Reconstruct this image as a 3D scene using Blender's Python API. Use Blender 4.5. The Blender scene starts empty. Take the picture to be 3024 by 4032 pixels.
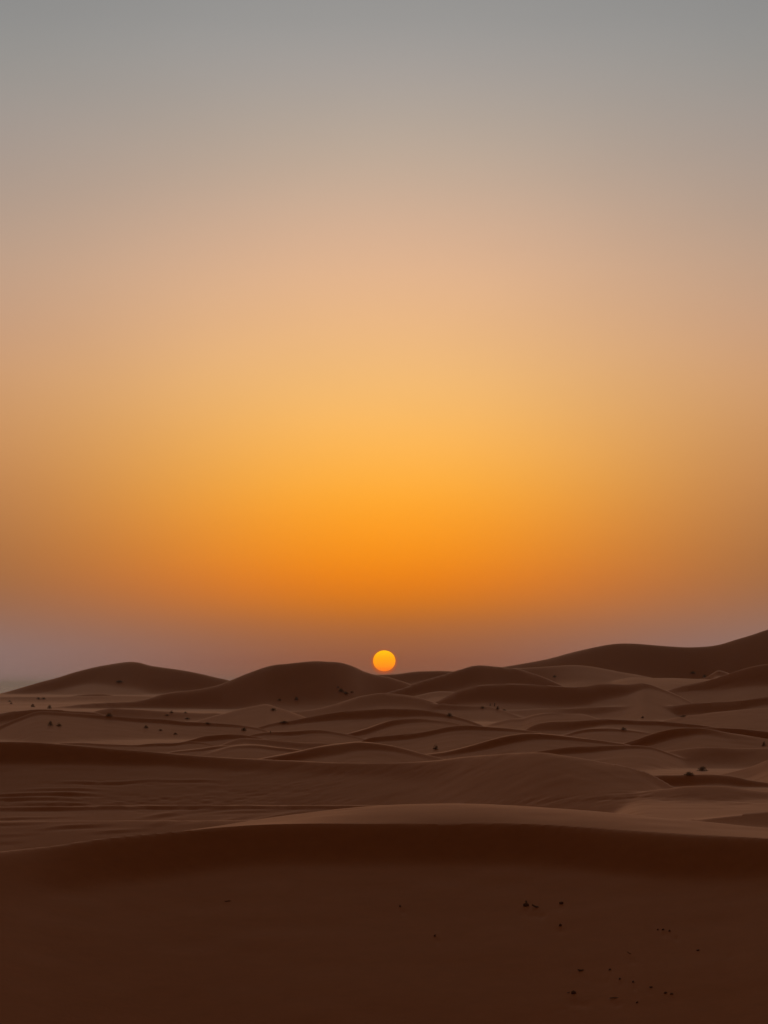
import bpy, math, random
import numpy as np
from mathutils import Vector

random.seed(7)
rng = np.random.default_rng(11)
scene = bpy.context.scene
col = scene.collection
R = math.radians

# ------------------------------------------------------------------ camera
FPX = 9440.0                       # focal length in photo pixels (the sun's disc is 0.53 degrees wide)
HORIZON = 2692.0                   # photo row of the level line of sight
PITCH = math.atan((HORIZON - 2016.0) / FPX)
GROUND = 7.5                       # eye height above the low sand, metres
cam_data = bpy.data.cameras.new('camera')
cam = bpy.data.objects.new('camera', cam_data)
col.objects.link(cam)
cam.location = (0, 0, GROUND)
cam.rotation_euler = (math.pi / 2 + PITCH, 0, 0)
cam_data.sensor_fit = 'HORIZONTAL'
cam_data.angle = 2 * math.atan(1512.0 / FPX)
cam_data.clip_start = 0.5
cam_data.clip_end = 200000
scene.camera = cam

# ------------------------------------------------------------------ colour management
scene.view_settings.view_transform = 'Standard'
scene.view_settings.look = 'None'
scene.view_settings.exposure = 0.0
scene.view_settings.gamma = 1.0
scene.view_settings.use_curve_mapping = False
scene.cycles.use_denoising = True
scene.cycles.max_bounces = 6
scene.cycles.diffuse_bounces = 3
scene.cycles.volume_bounces = 3

# ------------------------------------------------------------------ sky
SUN_EL = math.degrees(math.atan((HORIZON - 2607.0) / FPX))


def lin(c):
    return tuple(((x / 255) / 12.92 if x / 255 <= 0.04045 else ((x / 255 + 0.055) / 1.055) ** 2.4) for x in c)


world = bpy.data.worlds.new('World')
scene.world = world
world.use_nodes = True
wt = world.node_tree
wt.nodes.clear()


def wn(kind, **kw):
    n = wt.nodes.new(kind)
    for k, v in kw.items():
        setattr(n, k, v)
    return n


def wmath(op, a, b=None, clamp=False):
    n = wn('ShaderNodeMath', operation=op, use_clamp=clamp)
    for i, x in enumerate((a, b)):
        if x is None:
            continue
        if isinstance(x, (int, float)):
            n.inputs[i].default_value = x
        else:
            wt.links.new(x, n.inputs[i])
    return n.outputs[0]


tc = wn('ShaderNodeTexCoord')
norm = wn('ShaderNodeVectorMath', operation='NORMALIZE')
wt.links.new(tc.outputs['Generated'], norm.inputs[0])
sep = wn('ShaderNodeSeparateXYZ')
wt.links.new(norm.outputs[0], sep.inputs[0])
elev = wmath('MULTIPLY', wmath('ARCSINE', sep.outputs['Z']), 180 / math.pi)
elev = wmath('MAXIMUM', elev, 0.0)
tpos = wmath('SQRT', wmath('DIVIDE', elev, 90.0))
az = wmath('ABSOLUTE', wmath('MULTIPLY', wmath('ARCTAN2', sep.outputs['X'], sep.outputs['Y']), 180 / math.pi))

# dusty sunset air: colour by elevation towards the sun, to its side and away from it
TOWARDS = [(0, (140, 84, 62)), (0.55, (150, 90, 64)), (1.0, (162, 99, 62)), (1.45, (182, 106, 48)), (1.9, (212, 118, 30)), (2.4, (234, 128, 24)),
           (3.0, (248, 143, 24)), (3.9, (255, 160, 38)), (4.8, (255, 174, 58)), (6.0, (252, 185, 92)),
           (7.2, (243, 187, 116)), (8.4, (236, 184, 130)), (9.7, (226, 180, 142)), (10.9, (212, 175, 147)),
           (12.1, (194, 170, 150)), (13.3, (178, 164, 151)), (14.5, (165, 158, 153)), (15.7, (152, 151, 149)),
           (18, (138, 138, 138)), (25, (116, 111, 106)), (40, (98, 90, 84)), (90, (76, 68, 63))]
SIDE = [(0, (140, 114, 111)), (0.8, (143, 113, 106)), (1.3, (148, 110, 95)), (2.0, (160, 107, 74)), (2.7, (171, 111, 66)), (3.6, (181, 120, 69)),
        (4.8, (197, 136, 82)), (6.0, (204, 148, 96)), (7.2, (206, 156, 112)), (8.4, (200, 157, 125)),
        (9.7, (194, 160, 135)), (10.9, (181, 156, 138)), (12.1, (171, 154, 142)), (13.3, (161, 151, 144)),
        (14.5, (151, 148, 144)), (15.7, (143, 143, 142)),
        (18, (132, 132, 132)), (25, (112, 109, 105)), (40, (96, 89, 84)), (90, (76, 68, 63))]
AWAY = [(0, (50, 42, 44)), (3, (54, 46, 48)), (8, (56, 48, 46)), (16, (57, 50, 47)), (40, (62, 54, 50)), (90, (76, 68, 63))]


def ramp(stops):
    n = wn('ShaderNodeValToRGB')
    n.color_ramp.interpolation = 'B_SPLINE'
    els = n.color_ramp.elements
    while len(els) < len(stops):
        els.new(0.5)
    for e, (deg, c) in zip(els, stops):
        e.position = math.sqrt(deg / 90)
    for e, (deg, c) in zip(els, stops):
        e.color = (*lin(c), 1)
    wt.links.new(tpos, n.inputs[0])
    return n.outputs[0]


def wmix(f, a, b):
    n = wn('ShaderNodeMix', data_type='RGBA')
    wt.links.new(f, n.inputs['Factor'])
    wt.links.new(a, n.inputs[6])
    wt.links.new(b, n.inputs[7])
    return n.outputs[2]


g = wmath('DIVIDE', az, 7.4)
wsun = wmath('EXPONENT', wmath('MULTIPLY', wmath('MULTIPLY', g, g), -1.0))
# rescale so that it is 1 towards the sun and 0 at the side (9.1 degrees)
g9 = math.exp(-(9.1 / 7.4) ** 2)
wsun = wmath('DIVIDE', wmath('SUBTRACT', wsun, g9), 1 - g9, clamp=True)
mr = wn('ShaderNodeMapRange', interpolation_type='SMOOTHSTEP')
mr.inputs['From Min'].default_value = 7.0
mr.inputs['From Max'].default_value = 100.0
wt.links.new(az, mr.inputs['Value'])
sky_side = wmix(mr.outputs[0], ramp(SIDE), ramp(AWAY))
sky_all = wmix(wsun, sky_side, ramp(TOWARDS))
# faint uneven streaks in the dust
mp = wn('ShaderNodeMapping')
mp.inputs['Scale'].default_value = (6, 6, 14)
wt.links.new(norm.outputs[0], mp.inputs['Vector'])
nz = wn('ShaderNodeTexNoise')
nz.inputs['Scale'].default_value = 1.6
nz.inputs['Detail'].default_value = 3
wt.links.new(mp.outputs[0], nz.inputs['Vector'])
mz = wn('ShaderNodeMapRange')
mz.inputs['From Min'].default_value = 0.25
mz.inputs['From Max'].default_value = 0.75
mz.inputs['To Min'].default_value = 0.985
mz.inputs['To Max'].default_value = 1.015
wt.links.new(nz.outputs['Fac'], mz.inputs['Value'])
sc_ = wn('ShaderNodeVectorMath', operation='SCALE')
wt.links.new(sky_all, sc_.inputs[0])
wt.links.new(mz.outputs[0], sc_.inputs['Scale'])
sky_all = sc_.outputs[0]
# deep orange aureole close round the sun
dz = wmath('SUBTRACT', wmath('MULTIPLY', wmath('ARCSINE', sep.outputs['Z']), 180 / math.pi), SUN_EL)
rho = wmath('SQRT', wmath('ADD', wmath('MULTIPLY', az, az), wmath('MULTIPLY', wmath('MULTIPLY', dz, dz), 1.12)))
hal = wmath('DIVIDE', wmath('SUBTRACT', wmath('MAXIMUM', rho, 0.25), 0.25), 0.055)
hal = wmath('MULTIPLY', wmath('EXPONENT', wmath('MULTIPLY', wmath('MULTIPLY', hal, hal), -1.0)), 0.75)
hc = wn('ShaderNodeRGB')
hc.outputs[0].default_value = (*lin((205, 84, 0)), 1)
sky_all = wmix(hal, sky_all, hc.outputs[0])
dust = wn('ShaderNodeBackground')
dust.inputs['Strength'].default_value = 1.0
wt.links.new(sky_all, dust.inputs['Color'])
nish = wn('ShaderNodeTexSky', sky_type='NISHITA')
nish.sun_disc = False
nish.sun_elevation = R(SUN_EL)
nish.sun_rotation = 0.0
nish.dust_density = 6.0
clear = wn('ShaderNodeBackground')
clear.inputs['Strength'].default_value = 0.004
wt.links.new(nish.outputs[0], clear.inputs['Color'])
addb = wn('ShaderNodeAddShader')
wt.links.new(dust.outputs[0], addb.inputs[0])
wt.links.new(clear.outputs[0], addb.inputs[1])
wout = wn('ShaderNodeOutputWorld')
wt.links.new(addb.outputs[0], wout.inputs['Surface'])

# the low, dust-dimmed sun straight ahead
sun_data = bpy.data.lights.new('sunlight', 'SUN')
sun_data.energy = 0.06
sun_data.angle = R(0.53)
sun_data.color = (1.0, 0.5, 0.16)
sun_lamp = bpy.data.objects.new('sunlight', sun_data)
col.objects.link(sun_lamp)
sun_lamp.rotation_euler = (-(math.pi / 2 - R(SUN_EL)), 0, 0)      # light travels from +Y towards -Y, downwards
sun_lamp.location = (0, 200, 120)


# ------------------------------------------------------------------ helpers
def pix(u, v):
    """photo pixel -> (azimuth, tangent of elevation)"""
    x = u - 1512.0
    y = 2016.0 - v
    fwd = FPX * math.cos(PITCH) - y * math.sin(PITCH)
    up = y * math.cos(PITCH) + FPX * math.sin(PITCH)
    return math.atan2(x, fwd), up / math.hypot(x, fwd)


def curve(xs, ys, q):
    """smooth (Catmull-Rom like) interpolation, held at the ends"""
    xs = np.asarray(xs, float)
    ys = np.asarray(ys, float)
    if len(xs) == 1:
        return np.full_like(q, ys[0])
    d = np.diff(ys) / np.diff(xs)
    m = np.zeros_like(ys)
    m[0], m[-1] = d[0], d[-1]
    if len(xs) > 2:
        h = np.diff(xs)
        m[1:-1] = (d[:-1] * h[1:] + d[1:] * h[:-1]) / (h[:-1] + h[1:])
    qq = np.clip(q, xs[0], xs[-1])
    i = np.clip(np.searchsorted(xs, qq) - 1, 0, len(xs) - 2)
    h = xs[i + 1] - xs[i]
    t = (qq - xs[i]) / h
    return ((2 * t ** 3 - 3 * t ** 2 + 1) * ys[i] + (t ** 3 - 2 * t ** 2 + t) * h * m[i]
            + (-2 * t ** 3 + 3 * t ** 2) * ys[i + 1] + (t ** 3 - t ** 2) * h * m[i + 1])


def lattice(seed):
    return np.random.default_rng(seed).random((256, 256)).astype(np.float32)


def noise(x, y, seed=0):
    L = _lat.setdefault(seed, lattice(seed))
    xi = np.floor(x).astype(np.int64)
    yi = np.floor(y).astype(np.int64)
    fx = (x - xi)
    fy = (y - yi)
    fx = fx * fx * fx * (fx * (fx * 6 - 15) + 10)
    fy = fy * fy * fy * (fy * (fy * 6 - 15) + 10)
    a = L[xi & 255, yi & 255]
    b = L[(xi + 1) & 255, yi & 255]
    c = L[xi & 255, (yi + 1) & 255]
    d = L[(xi + 1) & 255, (yi + 1) & 255]
    return ((a * (1 - fx) + b * fx) * (1 - fy) + (c * (1 - fx) + d * fx) * fy) * 2 - 1


_lat = {}

# ------------------------------------------------------------------ the dunes
# every ridge: crest line in photo pixels, distance of the crest, steepness of the face turned to us,
# height of that steep face (as pixels of the photo), and the gentler apron below it
RIDGES = []


def ridge(group, crest, D, face=28.0, t=20.0, apron=4.0, back=9.0, w=0.6, brow=None, wander=0.005, ends=(True, True), flat=None):
    RIDGES.append(dict(group=group, crest=crest, D=D, face=face, t=t, apron=apron, back=back, w=w, brow=brow,
                       wander=wander, ends=ends, flat=flat if flat is not None else (4.0 if D is None else 0.0)))


# --- skyline
ridge('far_left', [(-160, 2775), (-60, 2748), (0, 2734), (75, 2712), (150, 2690), (230, 2668), (300, 2646), (370, 2628), (430, 2617),
                   (480, 2609), (520, 2606), (545, 2609), (590, 2621), (660, 2632), (720, 2641), (800, 2656), (850, 2668),
                   (902, 2680), (960, 2700)], 980, face=[(0, 12), (200, 20), (330, 20), (420, 13), (560, 18), (900, 20)],
      t=[(0, 20), (150, 28), (210, 52), (300, 45), (370, 40), (420, 70), (520, 112), (660, 90), (900, 50)], apron=5, back=8, w=5, wander=0.004, ends=(False, True))
ridge('far_left', [(20, 2782), (60, 2773), (110, 2768), (180, 2757), (250, 2747), (310, 2737), (360, 2731), (430, 2733)], 800, face=16,
      t=[(60, 4), (250, 10), (360, 8)], apron=6, w=2)
ridge('far_left', [(-200, 2756), (-60, 2752), (0, 2750), (150, 2748), (300, 2743), (430, 2738), (600, 2742), (720, 2752)], 760, face=5, t=40, apron=5, w=2.5, back=5, ends=(False, True))
ridge('sunset', [(190, 2792), (240, 2785), (340, 2773), (430, 2767), (520, 2762), (570, 2754), (620, 2739), (665, 2728), (760, 2717),
                 (820, 2707), (880, 2690), (905, 2679), (950, 2660), (1000, 2640), (1050, 2623), (1080, 2616), (1130, 2611), (1180, 2606), (1240, 2602),
                 (1290, 2605), (1340, 2610), (1370, 2618), (1400, 2630), (1430, 2645), (1470, 2658), (1540, 2672)],
      [(190, 620), (520, 640), (800, 650), (1240, 625), (1500, 660)],
      face=[(190, 22), (900, 20), (1250, 21), (1380, 14), (1500, 16)], t=[(190, 40), (520, 55), (700, 80), (950, 130), (1240, 170), (1500, 110)],
      apron=6, back=12, w=3, wander=0.004)
ridge('sunset', [(1380, 2655), (1440, 2655), (1500, 2658), (1560, 2655), (1630, 2646), (1690, 2643), (1740, 2642), (1790, 2645), (1850, 2654)],
      820, face=18, t=[(1400, 50), (1560, 45), (1700, 30), (1850, 30)], apron=5, back=10, w=4)
ridge('centre_right', [(1540, 2722), (1600, 2704), (1650, 2685), (1700, 2670), (1750, 2655), (1780, 2644), (1820, 2632), (1860, 2620),
                       (1890, 2617), (1930, 2620), (1980, 2625), (2040, 2632)], [(1540, 600), (1900, 650)],
      face=[(1540, 22), (1800, 20), (2000, 18)], t=[(1540, 25), (1700, 60), (1850, 85), (2000, 60)], apron=5, back=12, w=2.5)
ridge('far_right', [(1900, 2642), (1960, 2629), (2050, 2613), (2150, 2595), (2250, 2571), (2340, 2551), (2400, 2540), (2440, 2535), (2500, 2534),
                    (2560, 2537), (2640, 2543), (2720, 2547), (2780, 2546), (2830, 2539), (2900, 2519), (2960, 2501), (3024, 2479),
                    (3120, 2452), (3300, 2440), (3500, 2470)], 960, face=[(1900, 16), (2300, 17), (2600, 21), (2900, 21)], t=[(1900, 40), (2300, 120), (2600, 130), (3024, 170)],
      apron=6, back=9, w=6, wander=0.004, ends=(True, False))
ridge('far_right', [(1960, 2636), (2000, 2630), (2060, 2629), (2130, 2624), (2200, 2619), (2260, 2617), (2320, 2622), (2380, 2632), (2450, 2646),
                    (2520, 2658), (2600, 2676)], 760, face=[(1960, 16), (2130, 15), (2260, 9), (2500, 6)], t=[(1960, 50), (2200, 70), (2500, 40)], apron=4, w=5, back=6)
ridge('far_right', [(2730, 2676), (2790, 2658), (2830, 2636), (2850, 2640), (2900, 2662)], 760, face=18, t=20, w=2)
ridge('right_shoulder', [(2680, 2702), (2740, 2690), (2790, 2679), (2850, 2660), (2900, 2643), (2960, 2626), (3024, 2614), (3120, 2600), (3400, 2610)], 600,
      face=[(2700, 24), (2850, 26), (3024, 22)], t=[(2700, 14), (2850, 45), (3024, 80)], apron=6, w=2, ends=(True, False))

ridge('far_right', [(2470, 2668), (2560, 2668), (2640, 2667), (2720, 2670), (2800, 2673), (2900, 2670)], 720, face=4, t=30, apron=4, w=3, back=5)

# --- middle distance, right half
ridge('centre_right', [(1725, 2762), (1770, 2737), (1800, 2721), (1850, 2708), (1900, 2697), (1950, 2694), (2000, 2692), (2080, 2693), (2130, 2697),
                       (2200, 2702), (2270, 2705), (2310, 2704), (2350, 2697), (2400, 2695), (2470, 2697), (2540, 2692)], 540,
      face=[(1725, 20), (2000, 20), (2400, 22), (2540, 18)], t=[(1725, 25), (1800, 55), (2000, 75), (2300, 70), (2480, 40), (2540, 5)], apron=6, w=1.2)
ridge('centre_right', [(1540, 2762), (1610, 2746), (1660, 2733), (1710, 2722), (1770, 2720), (1830, 2730)], 600, face=8, t=20, apron=4, w=2, back=5)
ridge('right_field', [(2470, 2775), (2504, 2759), (2540, 2741), (2575, 2732), (2640, 2728), (2700, 2728), (2780, 2729), (2900, 2720), (3024, 2713), (3200, 2716)], None,
      face=[(2470, 14), (2600, 17), (2800, 10), (3024, 12)], t=[(2470, 10), (2600, 30), (2800, 20), (3024, 30)], apron=5, w=1.5, ends=(True, False))
ridge('right_field', [(2140, 2800), (2190, 2792), (2270, 2786), (2370, 2782), (2440, 2783), (2520, 2788), (2580, 2786), (2650, 2779), (2720, 2769), (2800, 2766),
                      (2890, 2762), (2960, 2752), (3024, 2744), (3150, 2735)], None, face=[(2140, 10), (2400, 16), (2700, 20), (2900, 24), (3024, 27)],
      t=[(2140, 6), (2400, 30), (2600, 36), (2780, 34), (2900, 26), (3024, 20)], apron=5, w=1.5, ends=(True, False))
ridge('right_field', [(2640, 2828), (2700, 2816), (2760, 2810), (2800, 2804), (2870, 2797), (2930, 2791), (3024, 2786), (3150, 2784)], None, face=6, t=22, apron=3, w=1.2, back=6, ends=(True, False))
ridge('right_field', [(2900, 2828), (2960, 2818), (3024, 2811), (3150, 2806)], None, face=7, t=14, apron=3, w=1.0, ends=(True, False))
ridge('right_field', [(2065, 2880), (2080, 2868), (2105, 2855), (2150, 2845), (2250, 2841), (2330, 2837), (2380, 2834), (2450, 2836), (2520, 2840), (2600, 2842),
                      (2650, 2846), (2700, 2850), (2760, 2855), (2820, 2864)], None,
      face=[(2065, 16), (2200, 16), (2380, 27), (2560, 26), (2700, 28), (2820, 22)], t=[(2065, 8), (2120, 28), (2200, 34), (2380, 12), (2560, 12), (2700, 10), (2820, 5)], apron=5, w=0.9)
ridge('right_field', [(2240, 2890), (2270, 2880), (2310, 2872), (2360, 2869), (2420, 2871), (2480, 2878), (2540, 2887)], None, face=24, t=[(2240, 4), (2310, 13), (2400, 8), (2540, 2)], apron=5, w=0.7)
ridge('right_field', [(1880, 2790), (1960, 2800), (2040, 2795), (2130, 2790), (2190, 2795)], None, face=8, t=10, w=1.5, apron=3)
ridge('right_field', [(1980, 2836), (2010, 2829), (2060, 2825), (2100, 2813), (2150, 2806), (2220, 2808), (2300, 2812)], None, face=24, t=[(1980, 6), (2060, 8), (2150, 3), (2300, 2)], w=0.8, apron=5)
# big S-shaped dune and its hook on the right
ridge('hooked', [(2425, 2936), (2480, 2920), (2510, 2911), (2545, 2897), (2600, 2880), (2650, 2869), (2700, 2865), (2760, 2865), (2800, 2870), (2870, 2885), (2940, 2896), (3024, 2910), (3150, 2930)], None, face=[(2425, 20), (2520, 30), (2620, 30), (2740, 27), (2800, 10), (3024, 6)],
      t=[(2425, 10), (2500, 28), (2545, 40), (2620, 34), (2720, 24), (2790, 12), (2850, 14), (3024, 20)], apron=4, w=0.5, ends=(True, False))
ridge('hooked', [(2760, 2868), (2800, 2866), (2850, 2866), (2900, 2868), (2960, 2873), (3024, 2880), (3150, 2895)], None, face=28,
      t=[(2760, 4), (2830, 20), (2900, 34), (3024, 34)], apron=5, w=0.5, ends=(True, False))
ridge('hooked', [(2520, 2978), (2600, 2962), (2680, 2950), (2750, 2943), (2830, 2942), (2900, 2947), (3024, 2945), (3150, 2950)], None, face=[(2520, 6), (2680, 9), (2830, 14), (3024, 8)],
      t=[(2520, 30), (2700, 40), (2830, 45), (3024, 25)], apron=4, w=1.2, back=6, ends=(True, False))
ridge('hooked', [(2080, 2967), (2110, 2960), (2140, 2955), (2200, 2946), (2260, 2940), (2330, 2938), (2420, 2935), (2480, 2934), (2560, 2940)], 226,
      face=[(2080, 20), (2150, 30), (2300, 30), (2560, 22)], t=[(2080, 2), (2130, 8), (2200, 26), (2260, 30), (2330, 18), (2420, 12), (2500, 9), (2560, 4)], apron=5, w=0.9, back=5)
ridge('hollow', [(2800, 3066), (2850, 3049), (2900, 3036), (2950, 3022), (3024, 2993), (3150, 2960)], 200, face=6, t=30, apron=3, w=0.8, back=8, ends=(True, False))
ridge('hollow', [(2540, 3062), (2565, 3055), (2600, 3053), (2660, 3053), (2730, 3051), (2800, 3051), (2850, 3054), (2900, 3061), (2950, 3073), (3024, 3084), (3150, 3100)], 173,
      face=[(2540, 24), (2600, 31), (2690, 31), (2780, 18), (2850, 18), (2930, 28), (3024, 28)], t=[(2540, 10), (2600, 46), (2680, 48), (2760, 30), (2850, 24), (2930, 34), (3024, 34)], apron=5, w=0.9, back=5, ends=(True, False))
ridge('hollow', [(2520, 3120), (2570, 3110), (2600, 3106), (2640, 3103), (2690, 3095), (2750, 3093), (2800, 3093), (2860, 3095), (2920, 3104), (3024, 3117), (3150, 3130)], 160, face=[(2520, 7), (2750, 9), (3024, 8)],
      t=[(2520, 50), (2750, 80), (3024, 60)], apron=6, w=0.9, back=10, ends=(True, False))
ridge('hollow', [(2620, 3256), (2700, 3238), (2800, 3222), (2900, 3210), (3024, 3200), (3150, 3195)], 132, face=9, t=40, apron=12, w=0.9, back=4, ends=(True, False))

# --- middle distance, centre
ridge('centre_field', [(1130, 2802), (1200, 2796), (1260, 2786), (1310, 2773), (1360, 2757), (1410, 2741), (1460, 2732), (1500, 2727), (1560, 2730), (1640, 2742)], None,
      face=[(1130, 8), (1300, 9), (1450, 14), (1640, 12)], t=[(1130, 10), (1300, 20), (1450, 45), (1640, 30)], apron=5, w=2.0, back=12)
ridge('centre_field', [(1645, 2806), (1675, 2789), (1710, 2774), (1740, 2770), (1775, 2773), (1850, 2778), (1930, 2782)], None, face=[(1645, 22), (1740, 22), (1930, 10)], t=[(1645, 8), (1720, 22), (1930, 8)], w=1.0, apron=5)
ridge('centre_field', [(1060, 2852), (1100, 2843), (1150, 2837), (1200, 2826), (1260, 2814), (1330, 2803), (1400, 2797), (1470, 2793), (1520, 2790), (1580, 2791), (1650, 2794), (1710, 2802), (1790, 2818)], None, face=[(1060, 24), (1250, 24), (1500, 22), (1790, 20)], t=[(1060, 5), (1150, 10), (1250, 20), (1400, 30), (1550, 28), (1700, 16), (1790, 5)], apron=6, w=0.8)
ridge('centre_field', [(1360, 2893), (1400, 2882), (1450, 2868), (1500, 2850), (1540, 2838), (1600, 2831), (1650, 2830), (1710, 2835), (1780, 2845)], None, face=[(1360, 26), (1550, 22), (1780, 10)],
      t=[(1360, 8), (1450, 18), (1550, 20), (1650, 8), (1780, 4)], apron=6, w=0.9)
ridge('centre_field', [(1410, 2926), (1435, 2913), (1460, 2905), (1500, 2899), (1560, 2894), (1630, 2888), (1700, 2876), (1760, 2863), (1830, 2857), (1900, 2861), (1960, 2866), (2030, 2872), (2110, 2882)], None, face=[(1410, 28), (1520, 26), (1700, 26), (1830, 29), (2000, 24), (2110, 14)], t=[(1410, 6), (1460, 22), (1560, 16), (1700, 14), (1800, 17), (1900, 12), (2000, 6), (2110, 3)], apron=5, w=0.6)
ridge('centre_field', [(1640, 2978), (1690, 2970), (1750, 2962), (1800, 2951), (1860, 2935), (1920, 2918), (1980, 2902), (2040, 2892), (2090, 2889), (2150, 2892), (2220, 2899), (2300, 2909), (2400, 2921), (2470, 2932)], None, face=[(1640, 10), (1830, 26), (2000, 30), (2150, 26), (2300, 24), (2470, 18)],
      t=[(1640, 4), (1830, 14), (1920, 28), (2000, 30), (2080, 18), (2200, 10), (2300, 9), (2400, 5), (2470, 3)], apron=6, w=0.6)
ridge('centre_field', [(960, 2902), (1000, 2892), (1050, 2884), (1120, 2882), (1180, 2878), (1235, 2874), (1280, 2876), (1340, 2886), (1400, 2899)], None, face=[(960, 20), (1100, 27), (1240, 26), (1400, 12)],
      t=[(960, 4), (1080, 9), (1150, 14), (1240, 12), (1300, 5), (1400, 3)], apron=5, w=0.7)
ridge('centre_field', [(950, 2908), (1000, 2909), (1100, 2918), (1180, 2925), (1290, 2928), (1360, 2930), (1420, 2938)], None, face=[(950, 10), (1150, 14), (1400, 8)], t=[(950, 10), (1150, 16), (1400, 8)], apron=4, w=0.8)
ridge('centre_field', [(900, 2942), (1000, 2935), (1080, 2944), (1170, 2955), (1220, 2964)], None, face=[(900, 8), (1100, 24), (1220, 20)], t=[(900, 5), (1050, 9), (1220, 4)], apron=4, w=0.7)
ridge('mound', [(985, 2998), (1050, 2984), (1108, 2973), (1181, 2958), (1240, 2944), (1300, 2934), (1361, 2927), (1400, 2923), (1450, 2925), (1500, 2931), (1543, 2938), (1600, 2951), (1675, 2970), (1760, 2990)], None, face=[(985, 28), (1180, 26), (1320, 16), (1420, 16), (1480, 24), (1600, 14), (1760, 8)],
      t=[(985, 6), (1100, 22), (1200, 30), (1320, 32), (1420, 24), (1480, 16), (1600, 12), (1760, 5)], apron=6, w=0.7)

# --- middle distance, left half
ridge('left_field', [(400, 2792), (520, 2790), (620, 2796), (700, 2801), (800, 2805), (860, 2806)], None, face=[(400, 14), (700, 10), (860, 8)], t=[(400, 22), (700, 20), (860, 12)], apron=4, w=1.5)
ridge('left_field', [(-150, 2835), (-40, 2821), (0, 2813), (50, 2804), (110, 2798), (180, 2796), (260, 2801), (400, 2812)], None, face=[(-150, 18), (100, 20), (400, 16)],
      t=[(-150, 25), (100, 28), (400, 22)], apron=4, w=1.0, ends=(False, True))
ridge('left_field', [(150, 2801), (230, 2803), (330, 2811), (400, 2816), (480, 2822), (560, 2828), (640, 2832), (720, 2841), (800, 2845), (880, 2850), (950, 2856), (1010, 2866)], None, face=[(330, 18), (600, 24), (800, 26), (1010, 24)],
      t=[(330, 10), (560, 13), (720, 12), (900, 9), (1010, 3)], apron=3, w=0.8)
ridge('left_field', [(840, 2822), (880, 2812), (930, 2798), (1000, 2783), (1050, 2776), (1100, 2790)], None, face=7, t=14, apron=3, w=1.5)
ridge('left_field', [(700, 2925), (740, 2916), (765, 2909), (800, 2899), (850, 2893), (900, 2890), (940, 2891), (985, 2896), (1040, 2908)], None, face=[(700, 22), (820, 29), (950, 28), (1040, 16)],
      t=[(700, 3), (770, 10), (820, 22), (880, 20), (960, 8), (1040, 3)], apron=6, w=0.6)
ridge('left_field', [(500, 2942), (545, 2934), (575, 2930), (620, 2927), (680, 2926), (740, 2921), (800, 2924)], None, face=27, t=[(500, 2), (580, 10), (660, 9), (800, 3)], apron=5, w=0.5)
ridge('left_field', [(680, 2960), (740, 2953), (800, 2946), (845, 2939), (885, 2937), (940, 2937), (1010, 2940), (1060, 2944)], None, face=27, t=[(680, 2), (800, 5), (880, 11), (1000, 10), (1060, 5)], apron=5, w=0.6)
ridge('left_field', [(230, 2928), (290, 2925), (340, 2926), (420, 2930), (500, 2934), (560, 2942)], None, face=26, t=[(230, 2), (340, 5), (430, 6), (560, 2)], apron=4, w=0.5)

# --- the broad tracked dune and the near dune
ridge('tracked', [(-200, 2925), (-60, 2921), (0, 2921), (120, 2922), (250, 2930), (450, 2948), (650, 2963), (800, 2976), (900, 2984), (1000, 2988), (1150, 2996), (1300, 3003), (1450, 3005), (1600, 3003),
                  (1700, 2997), (1760, 2990), (1850, 2978), (1950, 2970), (2020, 2966), (2096, 2962), (2150, 2965), (2235, 2979), (2300, 2991), (2386, 3010), (2494, 3037), (2560, 3062), (2620, 3094), (2680, 3130)],
      [(-200, 222), (0, 222), (900, 214), (1300, 206), (1760, 194), (2096, 182), (2500, 171), (2680, 168)],
      face=[(-200, 28), (500, 28), (800, 20), (1100, 14), (1500, 14), (1800, 10), (2100, 10), (2400, 7), (2680, 5)],
      t=[(-200, 85), (200, 75), (600, 45), (900, 38), (1300, 36), (1500, 36), (1800, 60), (2100, 120), (2400, 90), (2680, 40)], apron=8.0, w=[(-200, 0.5), (1500, 0.6), (1900, 1.5), (2680, 2.5)], back=14, flat=1.5, ends=(False, True))
ridge('near', [(-300, 3400), (-100, 3366), (0, 3353), (100, 3341), (211, 3329), (300, 3316), (422, 3299), (600, 3281), (766, 3268), (900, 3257), (1000, 3250), (1211, 3245), (1480, 3246), (1750, 3245), (2000, 3246), (2150, 3251), (2325, 3260),
               (2500, 3270), (2717, 3285), (2900, 3296), (3024, 3303), (3200, 3318), (3400, 3345)], [(-300, 96), (0, 100), (700, 104), (2000, 104), (3024, 98), (3400, 94)],
      face=[(-300, 12), (0, 13), (120, 15), (230, 19), (380, 24), (600, 28), (1000, 30), (2400, 30), (3024, 28)],
      t=[(-300, 120), (0, 130), (220, 145), (500, 165), (700, 160), (1000, 148), (2000, 148), (3024, 135)], apron=9.5, back=10,
      w=[(-300, 1.0), (200, 0.6), (700, 0.15), (1200, 0.12), (2200, 0.15), (2450, 1.0), (2700, 1.0), (3024, 0.4)],
      brow=[(-300, 3420), (0, 3372), (422, 3314), (600, 3290), (720, 3272), (766, 3266), (860, 3253), (1000, 3231), (1180, 3206), (1330, 3187), (1482, 3174), (1723, 3165), (1850, 3167), (2000, 3174), (2160, 3184), (2325, 3194), (2480, 3209), (2627, 3224), (2820, 3243), (3024, 3263), (3400, 3310)],
      wander=0.004, ends=(False, False))

GROUPS = ['floor', 'flat'] + list(dict.fromkeys(r['group'] for r in RIDGES))

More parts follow.
